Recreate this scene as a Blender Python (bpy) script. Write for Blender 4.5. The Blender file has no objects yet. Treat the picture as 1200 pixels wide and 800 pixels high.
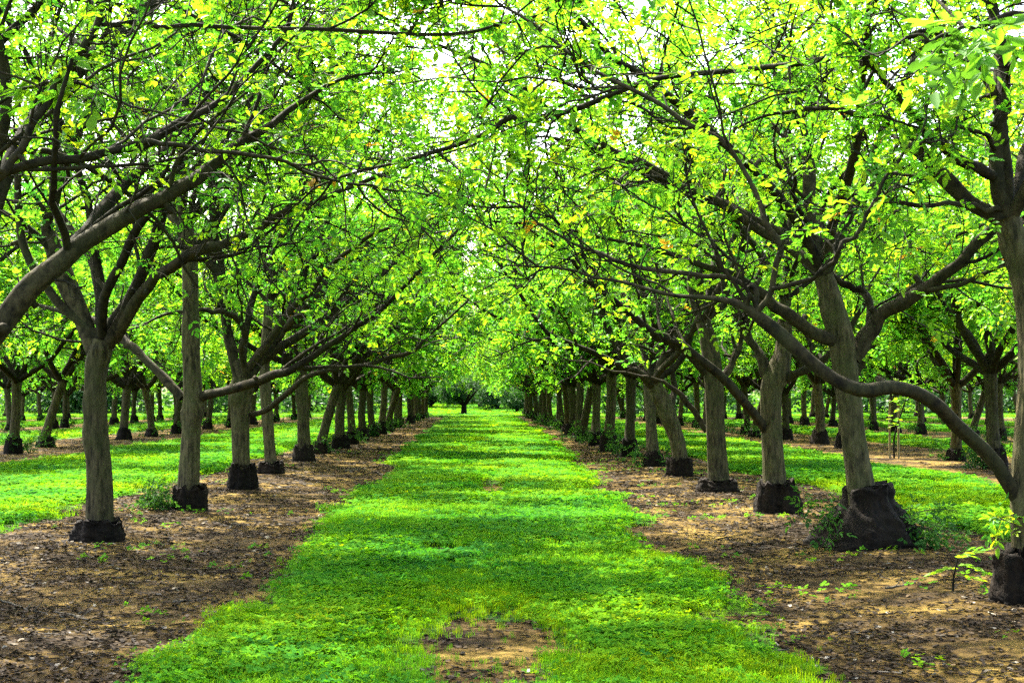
import bpy, math, random
import numpy as np
from mathutils import Matrix, Vector, Euler

# ------------------------------------------------------------------ camera, sky, sun, exposure
scene = bpy.context.scene
F = 1600.0                                   # focal length in photo pixels (photo 1200 x 800)
EYE = 1.6
cam_d = bpy.data.cameras.new('camera')
cam_d.sensor_width = 36.0
cam_d.lens = F / 1200.0 * 36.0
cam_d.clip_start = 0.1
cam_d.clip_end = 3000.0
cam = bpy.data.objects.new('camera', cam_d)
scene.collection.objects.link(cam)
cam.location = (0, 0, EYE)
cam.rotation_euler = (math.radians(90) + math.atan(67 / F), 0, -math.atan(44 / F))
scene.camera = cam
CR = np.array(cam.rotation_euler.to_matrix())

SUN_EL, SUN_AZ = math.radians(56), math.radians(-27)      # azimuth from +Y, clockwise positive: sun stands left and a little ahead
world = bpy.data.worlds.new('World')
scene.world = world
world.use_nodes = True
wn = world.node_tree.nodes
sky = wn.new('ShaderNodeTexSky')
sky.sky_type = 'NISHITA'
sky.sun_disc = False
sky.sun_elevation = SUN_EL
sky.sun_rotation = SUN_AZ
sky.air_density = 1.0
sky.dust_density = 5.0
sky.ozone_density = 0.4
world.node_tree.links.new(sky.outputs[0], wn['Background'].inputs[0])
wn['Background'].inputs[1].default_value = 0.15

sun_d = bpy.data.lights.new('sun', 'SUN')
sun_d.energy = 4.2
sun_d.angle = math.radians(0.55)
sun_d.color = (1.0, 0.95, 0.84)
sun = bpy.data.objects.new('sun', sun_d)
scene.collection.objects.link(sun)
to_sun = Vector((math.sin(SUN_AZ) * math.cos(SUN_EL), math.cos(SUN_AZ) * math.cos(SUN_EL), math.sin(SUN_EL)))
sun.rotation_euler = to_sun.to_track_quat('Z', 'Y').to_euler()

scene.view_settings.view_transform = 'Standard'
scene.view_settings.look = 'None'
scene.view_settings.gamma = 1.0
scene.view_settings.exposure = 3.1
scene.cycles.max_bounces = 9
scene.cycles.diffuse_bounces = 6
scene.cycles.transmission_bounces = 5
scene.cycles.glossy_bounces = 2
scene.cycles.use_denoising = False
scene.cycles.sample_clamp_indirect = 6.0

# ------------------------------------------------------------------ helpers
RNG = np.random.default_rng(7)


def norm(v):
    return v / (np.linalg.norm(v, axis=-1, keepdims=True) + 1e-9)


def P(px, py, depth):
    """the point at distance `depth` along +Y seen at a photo pixel"""
    d = CR @ np.array([(px - 600) / F, (400 - py) / F, -1.0])
    return np.array([0, 0, EYE]) + d * (depth / d[1])


def project(p):
    q = (p - np.array([0, 0, EYE])) @ CR
    z = np.maximum(-q[:, 2], 1e-3)
    return 600 + F * q[:, 0] / z, 400 - F * q[:, 1] / z, -q[:, 2]


def make_mesh(name, verts, faces, mats, smooth=True, attrs=None, mat_idx=None):
    """faces: one int array (n,3) or (n,4), or a list of such arrays"""
    if not isinstance(faces, (list, tuple)):
        faces = [faces]
    faces = [np.asarray(f, dtype=np.int32) for f in faces if len(f)]
    me = bpy.data.meshes.new(name)
    verts = np.asarray(verts, dtype=np.float32)
    me.vertices.add(len(verts))
    me.vertices.foreach_set('co', verts.ravel())
    loops = np.concatenate([f.ravel() for f in faces])
    tot = np.concatenate([np.full(len(f), f.shape[1], np.int32) for f in faces])
    start = np.concatenate([[0], np.cumsum(tot)[:-1]]).astype(np.int32)
    me.loops.add(len(loops))
    me.loops.foreach_set('vertex_index', loops)
    me.polygons.add(len(tot))
    me.polygons.foreach_set('loop_start', start)
    me.polygons.foreach_set('loop_total', tot)
    me.polygons.foreach_set('use_smooth', np.full(len(tot), bool(smooth)))
    for m in (mats if isinstance(mats, (list, tuple)) else [mats]):
        me.materials.append(m)
    if mat_idx is not None:
        me.polygons.foreach_set('material_index', np.asarray(mat_idx, np.int32))
    for k, (dom, val) in (attrs or {}).items():
        a = me.attributes.new(k, 'FLOAT', dom)
        a.data.foreach_set('value', np.asarray(val, np.float32))
    me.update(calc_edges=True)
    return me


def link(name, me, parent=None, loc=None, kind=None):
    o = bpy.data.objects.new(name, me)
    scene.collection.objects.link(o)
    if parent is not None:
        o.parent = parent
    if loc is not None:
        o.location = loc
    if kind:
        o['kind'] = kind
    return o


def thing(name, label, cat, loc=(0, 0, 0), rotz=0.0, group=None, me=None):
    o = bpy.data.objects.new(name, me)
    scene.collection.objects.link(o)
    if me is None:
        o.empty_display_size = 0.2
    o.location = loc
    o.rotation_euler = (0, 0, rotz)
    o['label'] = label
    o['category'] = cat
    if group:
        o['group'] = group
    return o


def copy_tree(root, loc, rotz, scale, label):
    r = root.copy()
    scene.collection.objects.link(r)
    r.location, r.rotation_euler, r.scale = loc, (0, 0, rotz), scale
    r['label'] = label
    for ch in root.children:
        c = ch.copy()
        scene.collection.objects.link(c)
        c.parent = r
        for g in ch.children:
            d = g.copy()
            scene.collection.objects.link(d)
            d.parent = c
    return r


def vnoise(x, y, seed=0):
    """smooth 2-D value noise in [0,1], vectorised"""
    xi, yi = np.floor(x).astype(np.int64), np.floor(y).astype(np.int64)
    fx, fy = x - xi, y - yi
    fx, fy = fx * fx * (3 - 2 * fx), fy * fy * (3 - 2 * fy)

    def h(a, b):
        n = (a * 374761393 + b * 668265263 + seed * 974634777) & 0xffffffff
        n = ((n ^ (n >> 13)) * 1274126177) & 0xffffffff
        return ((n ^ (n >> 16)) & 0xffff) / 65535.0
    return (h(xi, yi) * (1 - fx) + h(xi + 1, yi) * fx) * (1 - fy) + (h(xi, yi + 1) * (1 - fx) + h(xi + 1, yi + 1) * fx) * fy


def fbm(x, y, seed=0, oct=3):
    s, a, t = 0, 1.0, 0
    for i in range(oct):
        s = s + a * vnoise(x * 2 ** i + 17.3 * i, y * 2 ** i - 9.1 * i, seed + i)
        t += a
        a *= 0.5
    return s / t


# ------------------------------------------------------------------ materials
def new_mat(name):
    m = bpy.data.materials.new(name)
    m.use_nodes = True
    nt = m.node_tree
    b = nt.nodes['Principled BSDF']
    return m, nt, nt.nodes, nt.links, b


def ramp(nd, stops):
    r = nd.new('ShaderNodeValToRGB')
    e = r.color_ramp.elements
    while len(e) < len(stops):
        e.new(0.5)
    for el, (p, c) in zip(e, stops):
        el.position = p
        el.color = (*c, 1)
    return r


def mat_leaf(name, stops, trans_gain=1.45, trans=0.58, rough=0.5, spec=0.14, instancer=False):
    m, nt, nd, ln, b = new_mat(name)
    at = nd.new('ShaderNodeAttribute')
    at.attribute_name = 'tint'
    if instancer:
        at.attribute_type = 'INSTANCER'
    oi = nd.new('ShaderNodeObjectInfo')
    ma = nd.new('ShaderNodeMath')
    ma.operation = 'MULTIPLY_ADD'
    ln.new(oi.outputs['Random'], ma.inputs[0])
    ma.inputs[1].default_value = 0.15
    ma.inputs[2].default_value = -0.07
    ad = nd.new('ShaderNodeMath')
    ln.new(at.outputs['Fac'], ad.inputs[0])
    ln.new(ma.outputs[0], ad.inputs[1])
    r = ramp(nd, stops)
    ln.new(ad.outputs[0], r.inputs[0])
    ln.new(r.outputs[0], b.inputs['Base Color'])
    b.inputs['Roughness'].default_value = rough
    b.inputs['Specular IOR Level'].default_value = spec
    g = nd.new('ShaderNodeMixRGB')
    g.blend_type = 'MULTIPLY'
    g.inputs[0].default_value = 1.0
    ln.new(r.outputs[0], g.inputs[1])
    g.inputs[2].default_value = (trans_gain * 1.05, trans_gain, trans_gain * 0.5, 1)
    t = nd.new('ShaderNodeBsdfTranslucent')
    ln.new(g.outputs[0], t.inputs[0])
    mx = nd.new('ShaderNodeMixShader')
    mx.inputs[0].default_value = trans
    ln.new(b.outputs[0], mx.inputs[1])
    ln.new(t.outputs[0], mx.inputs[2])
    ln.new(mx.outputs[0], nd['Material Output'].inputs[0])
    return m


def mat_bark(name, dark, light, moss, scale, zsq, bump, rough=0.9, moss_amt=0.5, old=None):
    m, nt, nd, ln, b = new_mat(name)
    tc = nd.new('ShaderNodeTexCoord')
    mp = nd.new('ShaderNodeMapping')
    mp.inputs['Scale'].default_value = (1, 1, zsq)
    ln.new(tc.outputs['Object'], mp.inputs[0])
    n1 = nd.new('ShaderNodeTexNoise')
    n1.inputs['Scale'].default_value = scale
    n1.inputs['Detail'].default_value = 6
    n1.inputs['Roughness'].default_value = 0.65
    ln.new(mp.outputs[0], n1.inputs['Vector'])
    r = ramp(nd, [(0.36, dark), (0.62, light)])
    ln.new(n1.outputs['Fac'], r.inputs[0])
    n2 = nd.new('ShaderNodeTexNoise')
    n2.inputs['Scale'].default_value = 3.1
    n2.inputs['Detail'].default_value = 4
    ln.new(tc.outputs['Object'], n2.inputs['Vector'])
    r2 = ramp(nd, [(0.42, (0, 0, 0)), (0.68, (moss_amt,) * 3)])
    ln.new(n2.outputs['Fac'], r2.inputs[0])
    mx = nd.new('ShaderNodeMixRGB')
    ln.new(r2.outputs[0], mx.inputs[0])
    ln.new(r.outputs[0], mx.inputs[1])
    mx.inputs[2].default_value = (*moss, 1)
    if old:                                   # thick wood carries the older, paler bark
        ro = ramp(nd, [(0.36, old[0]), (0.62, old[1])])
        ln.new(n1.outputs['Fac'], ro.inputs[0])
        ag = nd.new('ShaderNodeAttribute')
        ag.attribute_name = 'age'
        m2 = nd.new('ShaderNodeMixRGB')
        ln.new(ag.outputs['Fac'], m2.inputs[0])
        ln.new(mx.outputs[0], m2.inputs[1])
        ln.new(ro.outputs[0], m2.inputs[2])
        mx = m2
    oi = nd.new('ShaderNodeObjectInfo')
    hv = nd.new('ShaderNodeHueSaturation')
    mr = nd.new('ShaderNodeMapRange')
    mr.inputs[3].default_value, mr.inputs[4].default_value = 0.7, 1.35
    ln.new(oi.outputs['Random'], mr.inputs[0])
    ln.new(mr.outputs[0], hv.inputs['Value'])
    ln.new(mx.outputs[0], hv.inputs['Color'])
    ln.new(hv.outputs[0], b.inputs['Base Color'])
    b.inputs['Roughness'].default_value = rough
    b.inputs['Specular IOR Level'].default_value = 0.12
    bp = nd.new('ShaderNodeBump')
    bp.inputs['Strength'].default_value = bump
    bp.inputs['Distance'].default_value = 0.03
    ln.new(n1.outputs['Fac'], bp.inputs['Height'])
    ln.new(bp.outputs[0], b.inputs['Normal'])
    return m


LEAF = [(0.0, (0.022, 0.120, 0.018)), (0.35, (0.056, 0.210, 0.016)), (0.7, (0.145, 0.285, 0.012)),
        (0.9, (0.25, 0.31, 0.008)), (1.0, (0.32, 0.18, 0.02))]
M_LEAF = mat_leaf('walnut_leaf', LEAF)
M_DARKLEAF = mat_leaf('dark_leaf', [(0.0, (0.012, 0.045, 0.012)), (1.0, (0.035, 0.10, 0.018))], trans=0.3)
M_SUCKER = mat_leaf('sucker_leaf', [(0.0, (0.015, 0.05, 0.012)), (0.6, (0.03, 0.10, 0.014)), (1.0, (0.06, 0.15, 0.015))], trans=0.3, spec=0.08, rough=0.7)
M_GRASS = mat_leaf('grass_blade', [(0.0, (0.010, 0.080, 0.012)), (0.35, (0.040, 0.150, 0.007)), (0.7, (0.100, 0.215, 0.004)),
                                   (1.0, (0.19, 0.245, 0.003))], trans=0.4, rough=0.9, spec=0.03, instancer=True)
M_BARK = mat_bark('walnut_bark', (0.011, 0.009, 0.005), (0.078, 0.063, 0.028), (0.042, 0.047, 0.013), 22, 0.22, 1.0, moss_amt=0.6)
M_LIMB = mat_bark('limb_bark', (0.006, 0.0045, 0.0025), (0.028, 0.022, 0.009), (0.026, 0.029, 0.010), 14, 0.7, 0.6, moss_amt=0.55, old=((0.011, 0.009, 0.004), (0.072, 0.058, 0.026)))
M_TWIG = mat_bark('twig_bark', (0.006, 0.005, 0.003), (0.022, 0.019, 0.010), (0.026, 0.028, 0.014), 9, 1, 0.1)
M_STUMP = mat_bark('rootstock_bark', (0.002, 0.0014, 0.0008), (0.011, 0.0065, 0.003), (0.006, 0.006, 0.002), 20, 0.35, 1.0, moss_amt=0.2)
M_STAKE = mat_bark('stake_wood', (0.16, 0.11, 0.05), (0.34, 0.26, 0.13), (0.2, 0.16, 0.08), 20, 0.1, 0.3)
M_STICK = mat_bark('dead_wood', (0.02, 0.016, 0.011), (0.085, 0.072, 0.05), (0.05, 0.045, 0.03), 20, 0.6, 0.4)


def mat_soil():
    m, nt, nd, ln, b = new_mat('sandy_soil')
    tc = nd.new('ShaderNodeTexCoord')
    big = nd.new('ShaderNodeTexNoise')
    big.inputs['Scale'].default_value = 0.9
    big.inputs['Detail'].default_value = 6
    big.inputs['Roughness'].default_value = 0.62
    ln.new(tc.outputs['Object'], big.inputs['Vector'])
    r = ramp(nd, [(0.36, (0.018, 0.010, 0.003)), (0.50, (0.072, 0.044, 0.008)), (0.67, (0.215, 0.142, 0.028))])
    ln.new(big.outputs['Fac'], r.inputs[0])
    fine = nd.new('ShaderNodeTexNoise')
    fine.inputs['Scale'].default_value = 22
    fine.inputs['Detail'].default_value = 7
    fine.inputs['Roughness'].default_value = 0.75
    ln.new(tc.outputs['Object'], fine.inputs['Vector'])
    rf = ramp(nd, [(0.34, (0.30, 0.27, 0.24)), (0.56, (1, 1, 1))])
    ln.new(fine.outputs['Fac'], rf.inputs[0])
    mx = nd.new('ShaderNodeMixRGB')
    mx.blend_type = 'MULTIPLY'
    mx.inputs[0].default_value = 0.85
    ln.new(r.outputs[0], mx.inputs[1])
    ln.new(rf.outputs[0], mx.inputs[2])
    ln.new(mx.outputs[0], b.inputs['Base Color'])
    b.inputs['Roughness'].default_value = 1.0
    b.inputs['Specular IOR Level'].default_value = 0.1
    bp = nd.new('ShaderNodeBump')
    bp.inputs['Strength'].default_value = 0.9
    bp.inputs['Distance'].default_value = 0.05
    ln.new(fine.outputs['Fac'], bp.inputs['Height'])
    ln.new(bp.outputs[0], b.inputs['Normal'])
    return m


def mat_turf():
    m, nt, nd, ln, b = new_mat('turf_thatch')
    tc = nd.new('ShaderNodeTexCoord')
    big = nd.new('ShaderNodeTexNoise')
    big.inputs['Scale'].default_value = 0.55
    big.inputs['Detail'].default_value = 5
    ln.new(tc.outputs['Object'], big.inputs['Vector'])
    r = ramp(nd, [(0.32, (0.020, 0.075, 0.005)), (0.52, (0.06, 0.15, 0.004)), (0.72, (0.12, 0.19, 0.004))])
    ln.new(big.outputs['Fac'], r.inputs[0])
    fine = nd.new('ShaderNodeTexNoise')
    fine.inputs['Scale'].default_value = 16
    fine.inputs['Detail'].default_value = 6
    fine.inputs['Roughness'].default_value = 0.8
    ln.new(tc.outputs['Object'], fine.inputs['Vector'])
    rf = ramp(nd, [(0.36, (0.35, 0.32, 0.3)), (0.6, (1, 1, 1))])
    ln.new(fine.outputs['Fac'], rf.inputs[0])
    mx = nd.new('ShaderNodeMixRGB')
    mx.blend_type = 'MULTIPLY'
    mx.inputs[0].default_value = 1
    ln.new(r.outputs[0], mx.inputs[1])
    ln.new(rf.outputs[0], mx.inputs[2])
    ln.new(mx.outputs[0], b.inputs['Base Color'])
    b.inputs['Roughness'].default_value = 1.0
    b.inputs['Specular IOR Level'].default_value = 0.1
    bp = nd.new('ShaderNodeBump')
    bp.inputs['Strength'].default_value = 1.0
    bp.inputs['Distance'].default_value = 0.08
    ln.new(fine.outputs['Fac'], bp.inputs['Height'])
    ln.new(bp.outputs[0], b.inputs['Normal'])
    return m


def mat_litter():
    m, nt, nd, ln, b = new_mat('dead_leaf')
    at = nd.new('ShaderNodeAttribute')
    at.attribute_name = 'tint'
    at.attribute_type = 'INSTANCER'
    r = ramp(nd, [(0.0, (0.007, 0.0045, 0.002)), (0.55, (0.027, 0.016, 0.006)), (0.8, (0.07, 0.045, 0.018)), (1.0, (0.19, 0.17, 0.13))])
    ln.new(at.outputs['Fac'], r.inputs[0])
    ln.new(r.outputs[0], b.inputs['Base Color'])
    b.inputs['Roughness'].default_value = 0.85
    b.inputs['Specular IOR Level'].default_value = 0.12
    return m


M_SOIL, M_TURF, M_LITTER = mat_soil(), mat_turf(), mat_litter()

# ------------------------------------------------------------------ ground
LEFT_ROWS = [-4.25, -13.8, -22.6, -31.2, -39.8]
RIGHT_ROWS = [4.15, 12.1, 20.3, 28.4, 36.6]


def height(x, y):
    x, y = np.asarray(x, float), np.asarray(y, float)
    z = 0.05 * (fbm(x * 0.35, y * 0.35, 3) - 0.5) + 0.035 * (fbm(x * 2.1, y * 2.1, 5) - 0.5)
    z = z + 0.05 * np.exp(-((np.abs(x) - 4.2) / 0.9) ** 2)
    t = np.clip((y - 122) / 90.0, 0, 1)
    return z + 2.6 * t * t * (3 - 2 * t)


def turf(x, y):
    """how much the ground at x, y is grown over with grass, about -1..1; grass where > 0"""
    x, y = np.asarray(x, float), np.asarray(y, float)
    wob = (fbm(x * 0.5, y * 0.33, 11, 4) - 0.5) * 1.7 + (vnoise(x * 3.1, y * 2.3, 21) - 0.5) * 0.5
    k = np.clip((y - 8) / 45, 0, 1)
    cl, cr = -1.75 - 0.2 * k, 1.85 + 1.1 * k
    c = np.minimum(x - cl, cr - x)
    l = np.minimum(x + 11.1, -5.75 - x)
    r = np.minimum(x - 5.85, 9.7 - x)
    out = [c, l, r]
    for a, b in zip(LEFT_ROWS[1:], LEFT_ROWS[2:]):
        out.append(np.minimum(x - b - 2.5, a - 2.5 - x))
    for a, b in zip(RIGHT_ROWS[1:], RIGHT_ROWS[2:]):
        out.append(np.minimum(x - a - 2.4, b - 2.4 - x))
    v = np.maximum.reduce(out) + wob * 0.62
    v = np.where(y > 118, np.maximum(v, (y - 118) * 0.4), v)
    v = np.where(np.abs(x) > 42, 1.0, v)
    for (px, py, rx, ry) in ((570, 752, 0.46, 1.25), (580, 570, 0.20, 1.1), (566, 519, 0.55, 1.5), (640, 760, 0.2, 0.25), (520, 645, 0.2, 0.3), (862, 725, 0.3, 0.2)):
        d = EYE * F / (py - 467)
        cx = (px - 556) / F * d
        q = np.sqrt(((x - cx) / rx) ** 2 + ((y - d) / ry) ** 2)
        v = np.minimum(v, (q - 1) * min(rx, ry) + (fbm(x * 4, y * 4, 31) - 0.5) * 0.35)
    return v


def axis(parts):
    return np.unique(np.concatenate([np.arange(a, b, s) for a, b, s in parts]).round(4))


xs = axis([(-700, -100, 60), (-100, -45, 6), (-45, -14, 0.8), (-14, -7, 0.3), (-7, 7, 0.13), (7, 14, 0.3), (14, 45, 0.8), (45, 100, 6), (100, 760, 60)])
ys = axis([(-60, -10, 10), (-10, 6, 1.0), (6, 20, 0.13), (20, 40, 0.25), (40, 75, 0.6), (75, 220, 1.6), (220, 400, 15), (400, 1500, 110)])
GX, GY = np.meshgrid(xs, ys)
GZ = height(GX, GY)
nx, ny = len(xs), len(ys)
ii = (np.arange(ny - 1)[:, None] * nx + np.arange(nx - 1)[None, :]).ravel()
quads = np.stack([ii, ii + 1, ii + nx + 1, ii + nx], 1)
gv = np.stack([GX.ravel(), GY.ravel(), GZ.ravel()], 1)
link('ground', make_mesh('ground', gv, quads, M_SOIL), kind='structure')
TV = turf(GX, GY).ravel()
qm = TV[quads].mean(1)
qx = gv[quads][:, :, 0].mean(1)
qy = gv[quads][:, :, 1].mean(1)


def turf_sheet(name, sel):
    q = quads[sel & (qm > -0.02)]
    used, inv = np.unique(q, return_inverse=True)
    v = gv[used].copy()
    v[:, 2] += np.where(TV[used] > 0.12, 0.012, 0.004)
    link(name, make_mesh(name, v, inv.reshape(q.shape), M_TURF), kind='structure')


turf_sheet('grass_aisle', (np.abs(qx) < 5) & (qy <= 118))
turf_sheet('grass_strip', (qx >= -42) & (qx <= -5) & (qy <= 118))
turf_sheet('grass_strip', (qx >= 5) & (qx <= 42) & (qy <= 118))
turf_sheet('meadow', (qy > 118) | (np.abs(qx) > 42))

# ------------------------------------------------------------------ tubes, branching, leaves


def tubes(pts, rad, sides, base=0):
    B, N, _ = pts.shape
    tan = norm(np.gradient(pts, axis=1))
    mean = norm(tan.mean(1))
    ref = np.zeros((B, 3))
    ref[np.arange(B), np.argmin(np.abs(mean), axis=1)] = 1
    u = norm(np.cross(tan, ref[:, None, :]))
    v = np.cross(tan, u)
    a = np.arange(sides) / sides * 2 * np.pi
    ring = u[:, :, None, :] * np.cos(a)[None, None, :, None] + v[:, :, None, :] * np.sin(a)[None, None, :, None]
    V = (pts[:, :, None, :] + ring * rad[:, :, None, None]).reshape(-1, 3)
    b = np.arange(B)[:, None, None] * N * sides
    i = np.arange(N - 1)[None, :, None] * sides
    j = np.arange(sides)[None, None, :]
    j2 = (j + 1) % sides
    q = np.stack([b + i + j, b + i + j2, b + i + sides + j2, b + i + sides + j], -1).reshape(-1, 4)
    return V, q[:, ::-1] + base


def walk(p, d, L, n, rng, wander, up=0.0, curl=0.0):
    B = len(p)
    pts = np.empty((B, n, 3))
    pts[:, 0] = p
    step = np.asarray(L) / (n - 1)
    bend = rng.normal(0, curl, (B, 3))
    up = np.broadcast_to(np.asarray(up, float), (B,))
    for i in range(1, n):
        d = norm(d + rng.normal(0, wander, (B, 3)) + bend + np.stack([0 * up, 0 * up, up], 1))
        pts[:, i] = pts[:, i - 1] + d * step[:, None]
    return pts


def at_t(pts, rad, idx, t):
    N = pts.shape[1]
    f = t * (N - 1)
    i = np.minimum(f.astype(int), N - 2)
    w = (f - i)[:, None]
    p = pts[idx, i] * (1 - w) + pts[idx, i + 1] * w
    r = rad[idx, i] * (1 - w[:, 0]) + rad[idx, i + 1] * w[:, 0]
    return p, norm(pts[idx, i + 1] - pts[idx, i]), r


def sprout(pts, rad, count, t0, t1, ang, L, n, rng, wander, up, rr, rmin, lift=0.3, curl=0.0, Lpar=None):
    """children along every parent; count per parent, L = length relative to the parent's (or metres when Lpar is False)"""
    B = len(pts)
    count = np.broadcast_to(np.asarray(count), (B,)).astype(int)
    idx = np.repeat(np.arange(B), count)
    k = np.concatenate([np.arange(c) for c in count]) if len(idx) else np.zeros(0)
    t = t0 + (t1 - t0) * (k + rng.random(len(idx))) / np.maximum(count[idx], 1)
    p, tan, r = at_t(pts, rad, idx, np.clip(t, 0, 0.999))
    perp = rng.normal(0, 1, (len(idx), 3))
    perp -= tan * (perp * tan).sum(1, keepdims=True)
    perp = norm(perp) + np.array([0, 0, lift])
    perp -= tan * (perp * tan).sum(1, keepdims=True)
    perp = norm(perp)
    a = rng.uniform(ang[0], ang[1], len(idx))[:, None]
    d = tan * np.cos(a) + perp * np.sin(a)
    plen = np.linalg.norm(np.diff(pts, axis=1), axis=2).sum(1)[idx] if Lpar is None else np.ones(len(idx))
    LL = plen * rng.uniform(L[0], L[1], len(idx)) * (1.15 - 0.55 * t)
    c = walk(p, d, LL, n, rng, wander, up, curl)
    r0 = np.maximum(r * rr * rng.uniform(0.75, 1.1, len(idx)), rmin)
    cr = r0[:, None] * np.linspace(1, 0.38, n)[None, :]
    return c, np.maximum(cr, rmin * 0.5)


def leaflets(p, d, up, s, rng, slots, quadmode, tint, wratio=0.46, droop=0.25):
    """pinnate leaves: p base, d direction, s length in metres. Returns verts, quads, face tint"""
    M = len(p)
    side = norm(np.cross(d, up))
    nor = norm(np.cross(side, d))
    V, T = [], []
    for (t, sg, le, a) in slots:
        ld = norm(d * math.cos(a) + side * sg * math.sin(a) + rng.normal(0, 0.13, (M, 3)) - np.array([0, 0, 0.12]))
        ln_ = norm(nor + rng.normal(0, 0.35, (M, 3)))
        lw = norm(np.cross(ld, ln_))
        ln_ = np.cross(lw, ld)
        L = (s * le * rng.uniform(0.8, 1.15, M))[:, None]
        W = L * wratio * 0.5
        b = p + d * (s * t)[:, None] - np.array([0, 0, 1]) * (s * t * t * droop)[:, None]
        tip = b + ld * L - ln_ * L * 0.10
        if quadmode == 1:
            m = b + ld * L * 0.45
            V.append(np.stack([b, m + lw * W + ln_ * W * .3, tip, m - lw * W + ln_ * W * .3], 1))
            T.append(tint + rng.normal(0, 0.03, M))
        else:
            f = ln_ * W * 0.30
            V.append(np.stack([b, b + ld * L * .28 + lw * W * .86 + f, b + ld * L * .66 + lw * W * .80 + f * .6, tip,
                               b + ld * L * .66 - lw * W * .80 + f * .6, b + ld * L * .28 - lw * W * .86 + f], 1))
            T.append(np.repeat(tint + rng.normal(0, 0.03, M), 2))
    V = np.concatenate(V)
    n = len(V)
    if quadmode == 1:
        q = np.arange(n * 4).reshape(n, 4)
    else:
        o = np.arange(n)[:, None] * 6
        q = np.stack([o + np.array([0, 1, 2, 3]), o + np.array([0, 3, 4, 5])], 1).reshape(-1, 4)
    return V.reshape(-1, 3), q, np.concatenate(T)


S7 = [(0.36, 1, .36, 1.0), (0.38, -1, .36, 1.0), (0.62, 1, .40, .85), (0.64, -1, .40, .85), (0.86, 1, .40, .7), (0.88, -1, .40, .7), (1.0, 1, .46, 0.0)]
S5 = [(0.45, 1, .42, 1.0), (0.5, -1, .42, 1.0), (0.82, 1, .44, .75), (0.85, -1, .44, .75), (1.0, 1, .5, 0.0)]
S3 = [(0.55, 1, .60, .9), (0.6, -1, .60, .9), (0.9, 1, .66, 0.1)]


def leaf_mesh(i):
    rng = np.random.default_rng(100 + i)
    z = np.zeros((1, 3))
    V, q, t = leaflets(z, np.array([[0, 1., 0]]), np.array([[0, 0, 1.]]), np.ones(1), rng, S7 if i % 2 == 0 else S5, 2, np.array([[0.42, 0.55, 0.66, 0.75, 0.8][i]]))
    tt = np.linspace(0, 1, 5)
    st = np.stack([0 * tt, tt, -0.25 * tt ** 2], 1)[None]
    v2, q2 = tubes(st, np.full((1, 5), 0.008), 3, len(V))
    return make_mesh('leaf', np.concatenate([V, v2]), [q, q2], M_SUCKER if i == 4 else M_LEAF, True, {'tint': ('FACE', np.concatenate([t, np.full(len(q2), 0.7)]))})


LEAF_MESHES = [leaf_mesh(i) for i in range(5)]


def furrows(N, sides, rng, step=9):
    """vertical bark ridges: random columns that drift slowly with height"""
    K = N // step + 2
    c = rng.normal(0, 1, (K, sides))
    c = c * 0.7 + np.roll(c, 1, 1) * 0.3
    for k in range(1, K):
        c[k] = 0.55 * np.roll(c[k - 1], rng.integers(-1, 2)) + 0.6 * c[k]
    f = np.arange(N) / step
    i = f.astype(int)
    w = (f - i)[:, None]
    return (c[i] * (1 - w) + c[i + 1] * w).ravel()


def trunk_mesh(name, pts, rad, mat, rng, sides=22, rough=0.05, flutes=0.05, knots=2, cap=False, furrow=0.03):
    """one bole: a tube through pts with a furrowed, knotty skin"""
    V, q = tubes(np.asarray(pts)[None], np.asarray(rad)[None], sides)
    N = len(pts)
    C = np.repeat(np.asarray(pts), sides, 0)
    a = np.tile(np.arange(sides) / sides, N)
    hh = np.repeat(np.linspace(0, 1, N), sides)
    d = V - C
    f = 1 + flutes * np.sin(a * 2 * np.pi * 3 + 3 * hh + rng.random() * 6) * 0.7 + rough * rng.normal(0, 1, len(V)) \
        + flutes * np.sin(a * 2 * np.pi * 5 - 5 * hh + rng.random() * 6) * 0.5 + furrow * furrows(N, sides, rng)
    for _ in range(knots):
        ka, kh, ks = rng.random(), rng.uniform(0.3, 0.95), rng.uniform(0.15, 0.34)
        da = np.minimum(np.abs(a - ka), 1 - np.abs(a - ka))
        q2 = (da / 0.075) ** 2 + ((hh - kh) / 0.045) ** 2
        f = f + ks * np.exp(-q2) - ks * 0.7 * np.exp(-q2 * 7)
    V = C + d * f[:, None]
    faces = [q]
    if cap:
        top = len(V)
        V = np.concatenate([V, [np.asarray(pts)[-1]]])
        j = np.arange(sides)
        faces.append(np.stack([np.full(sides, top), (N - 1) * sides + (j + 1) % sides, (N - 1) * sides + j], 1)[:, ::-1])
    age = np.clip((np.repeat(np.asarray(rad), sides) - .05) / .09, 0, 1)
    if cap:
        age = np.append(age, age[-1])
    return make_mesh(name, V, faces, mat, True, {'age': ('POINT', age)})


def smooth_line(pts, vals, n):
    """Catmull-Rom through pts, resampled to n"""
    pts, vals = np.asarray(pts, float), np.asarray(vals, float)
    A = np.concatenate([pts, vals[:, None]], 1)
    A = np.concatenate([[2 * A[0] - A[1]], A, [2 * A[-1] - A[-2]]])
    m = len(pts) - 1
    out = []
    for s in np.linspace(0, m - 1e-6, n):
        i = int(s)
        t = s - i
        p0, p1, p2, p3 = A[i], A[i + 1], A[i + 2], A[i + 3]
        out.append(0.5 * (2 * p1 + (p2 - p0) * t + (2 * p0 - 5 * p1 + 4 * p2 - p3) * t * t + (3 * p1 - p0 - 3 * p2 + p3) * t ** 3))
    out = np.array(out)
    return out[:, :3], np.maximum(out[:, 3], 0.004)


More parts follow.
